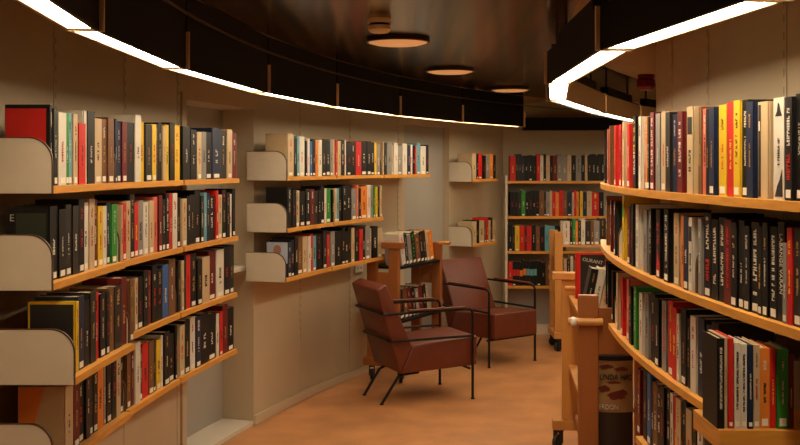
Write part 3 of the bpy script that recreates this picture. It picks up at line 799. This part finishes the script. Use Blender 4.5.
# printed bag hung between the posts
def bag():
    M = Matrix.Translation((ra[0]+.0, ra[1]-.012, 0)) @ Matrix.Rotation(rr_-PI/2, 4, 'Z')
    q = M @ Vector((.052, .062, .30)); root = empty('printed_bag', q, rr_-PI/2, 'beige printed bag with dark red blotches hanging on the right trolley', 'bag')
    paper = mat('printed_paper', (160, 126, 82), .6, noise=.1, nscale=10)
    n = 10; w = .183; pts = []
    front = [(w*i/n, .012-.02*math.sin(PI*i/n)) for i in range(n+1)]
    pts = front+[(w, .04), (0, .04)]
    MB().prism(pts, .15, .37).build('bag_body', paper, root)
    MB().prism(pts, 0, .1495).build('dark_lower_band', mat('dark_brown_print', (48, 32, 24), .55), root)
    top = [(p[0], p[1]-.0008) for p in front]+[(w, .0408), (0, .0408)]
    MB().prism(top, .3705, .39).build('rim', black_print, root)
    F = lambda x, z: Matrix(((1, 0, 0, x), (0, 0, -1, -.0085), (0, 1, 0, z), (0, 0, 0, 1)))
    text_mesh('LINDA HAS', .034, 'lettering', black_print, root, F(.108, .300), depth=.004, width=.135)
    text_mesh('ERDON', .03, 'lettering', white_print, root, F(.078, .172), depth=.004, width=.08)
    mr = mat('dark_red_blotch', (104, 34, 24), .6)
    for (x, z, a, b_) in ((.07, .345, .03, .009), (.13, .335, .03, .008), (.06, .25, .024, .014), (.11, .222, .036, .018), (.135, .235, .022, .012), (.10, .278, .03, .006)):
        mb = MB(); mb.prism([(x+a*math.cos(2*PI*i/14)*(1+.15*math.sin(3*i)), z+b_*math.sin(2*PI*i/14)*(1+.2*math.cos(2*i))) for i in range(14)], -.0085, .004, None, Matrix(((1, 0, 0, 0), (0, 0, 1, 0), (0, 1, 0, 0), (0, 0, 0, 1)))); mb.build('blotch', mr, root)
    MB().tube([(.06, .02, .39), (.06, .02, .402), (.10, .02, .402), (.10, .02, .39)], .004).build('bag_handle', black_print, root)
bag()
# far trolley in front of the back bookcase
fa = (1.262, 8.15)
trolley('book_trolley', fa, 0, .78, .30, .97, (.865, .60, .30), birch_m, 'pale wood book trolley farthest away, in front of the back bookcase', caps=(False, False), post=(.05, .065))
M0 = (fa[0]+.07, fa[1]+.02)
xx = M0[0]
for i, (w, c) in enumerate(((.055, 'w'), (.022, 'k'), (.024, 'g'), (.018, 'o'), (.025, 'd'), (.032, 'w'), (.045, 'd'), (.024, 's'), (.045, 'l'), (.05, 'd'))):
    cn = PAL[c][0]
    lab = {'k': 'black', 'g': 'green', 'o': 'orange', 's': 'brown', 'l': 'grey'}.get(c)
    if lab: lab = 'small %s book, the only %s one on the far trolley\'s top deck' % (lab, lab)
    else: lab = {0: 'white book at the left end of the far trolley\'s top deck', 4: 'charcoal book right of the orange one on far trolley\'s top deck', 5: 'slim white book in the middle of the far trolley\'s top deck',
                 6: 'charcoal book left of the brown one on far trolley\'s top deck', 9: 'charcoal book at the right end of the far trolley\'s top deck'}[i]
    make_book((xx+w/2, M0[1], .8655), 0, w, .13, random.uniform(.19, .215), c, lab, 'books on the far trolley\'s top deck', True, dict(o={}, c=c, area=100)); xx += w+.001
xx = M0[0]+.01
for i, (w, c) in enumerate(((.025, 'c'), (.03, 'd'), (.02, 'w'), (.03, 's'), (.04, 'k'))):
    make_book((xx+w/2, M0[1]+.03, .6005), 0, w, .13, random.uniform(.14, .17), c, 'small %s book on the far trolley\'s second deck' % PAL[c][0], 'books on the far trolley\'s second deck', False, dict(o={}, c=c, area=100)); xx += w+.001
# wall socket
p = pol(R_OUT, th_out(R_OUT, 358)); e = (Vector((CX, CY, 0))-p).normalized()
r = empty('wall_socket', (p.x, p.y, .77), math.atan2(e.y, e.x), 'white double wall socket low on the wall below the middle shelves', 'socket')
MB().box((.001, -.06, -.03), (.012, .06, .03)).build('socket_plate', white_m, r, bevel=.003)
for s in (-.025, .025): MB().lathe([(.006, .0121), (.006, .0135)], (0, s, 0), n=12, axis='x').build('socket_hole', black_print, r)
# black book lying on the ledge
make_book((.86, 2.214, .928), 0, .02, .05, .12, 'k', 'black booklet lying flat at the front of the bottom right ledge', 'books on the bottom right ledge', False, None, PI/2) if False else None
print('books as things', N_IND, 'all', len(BOOKS))
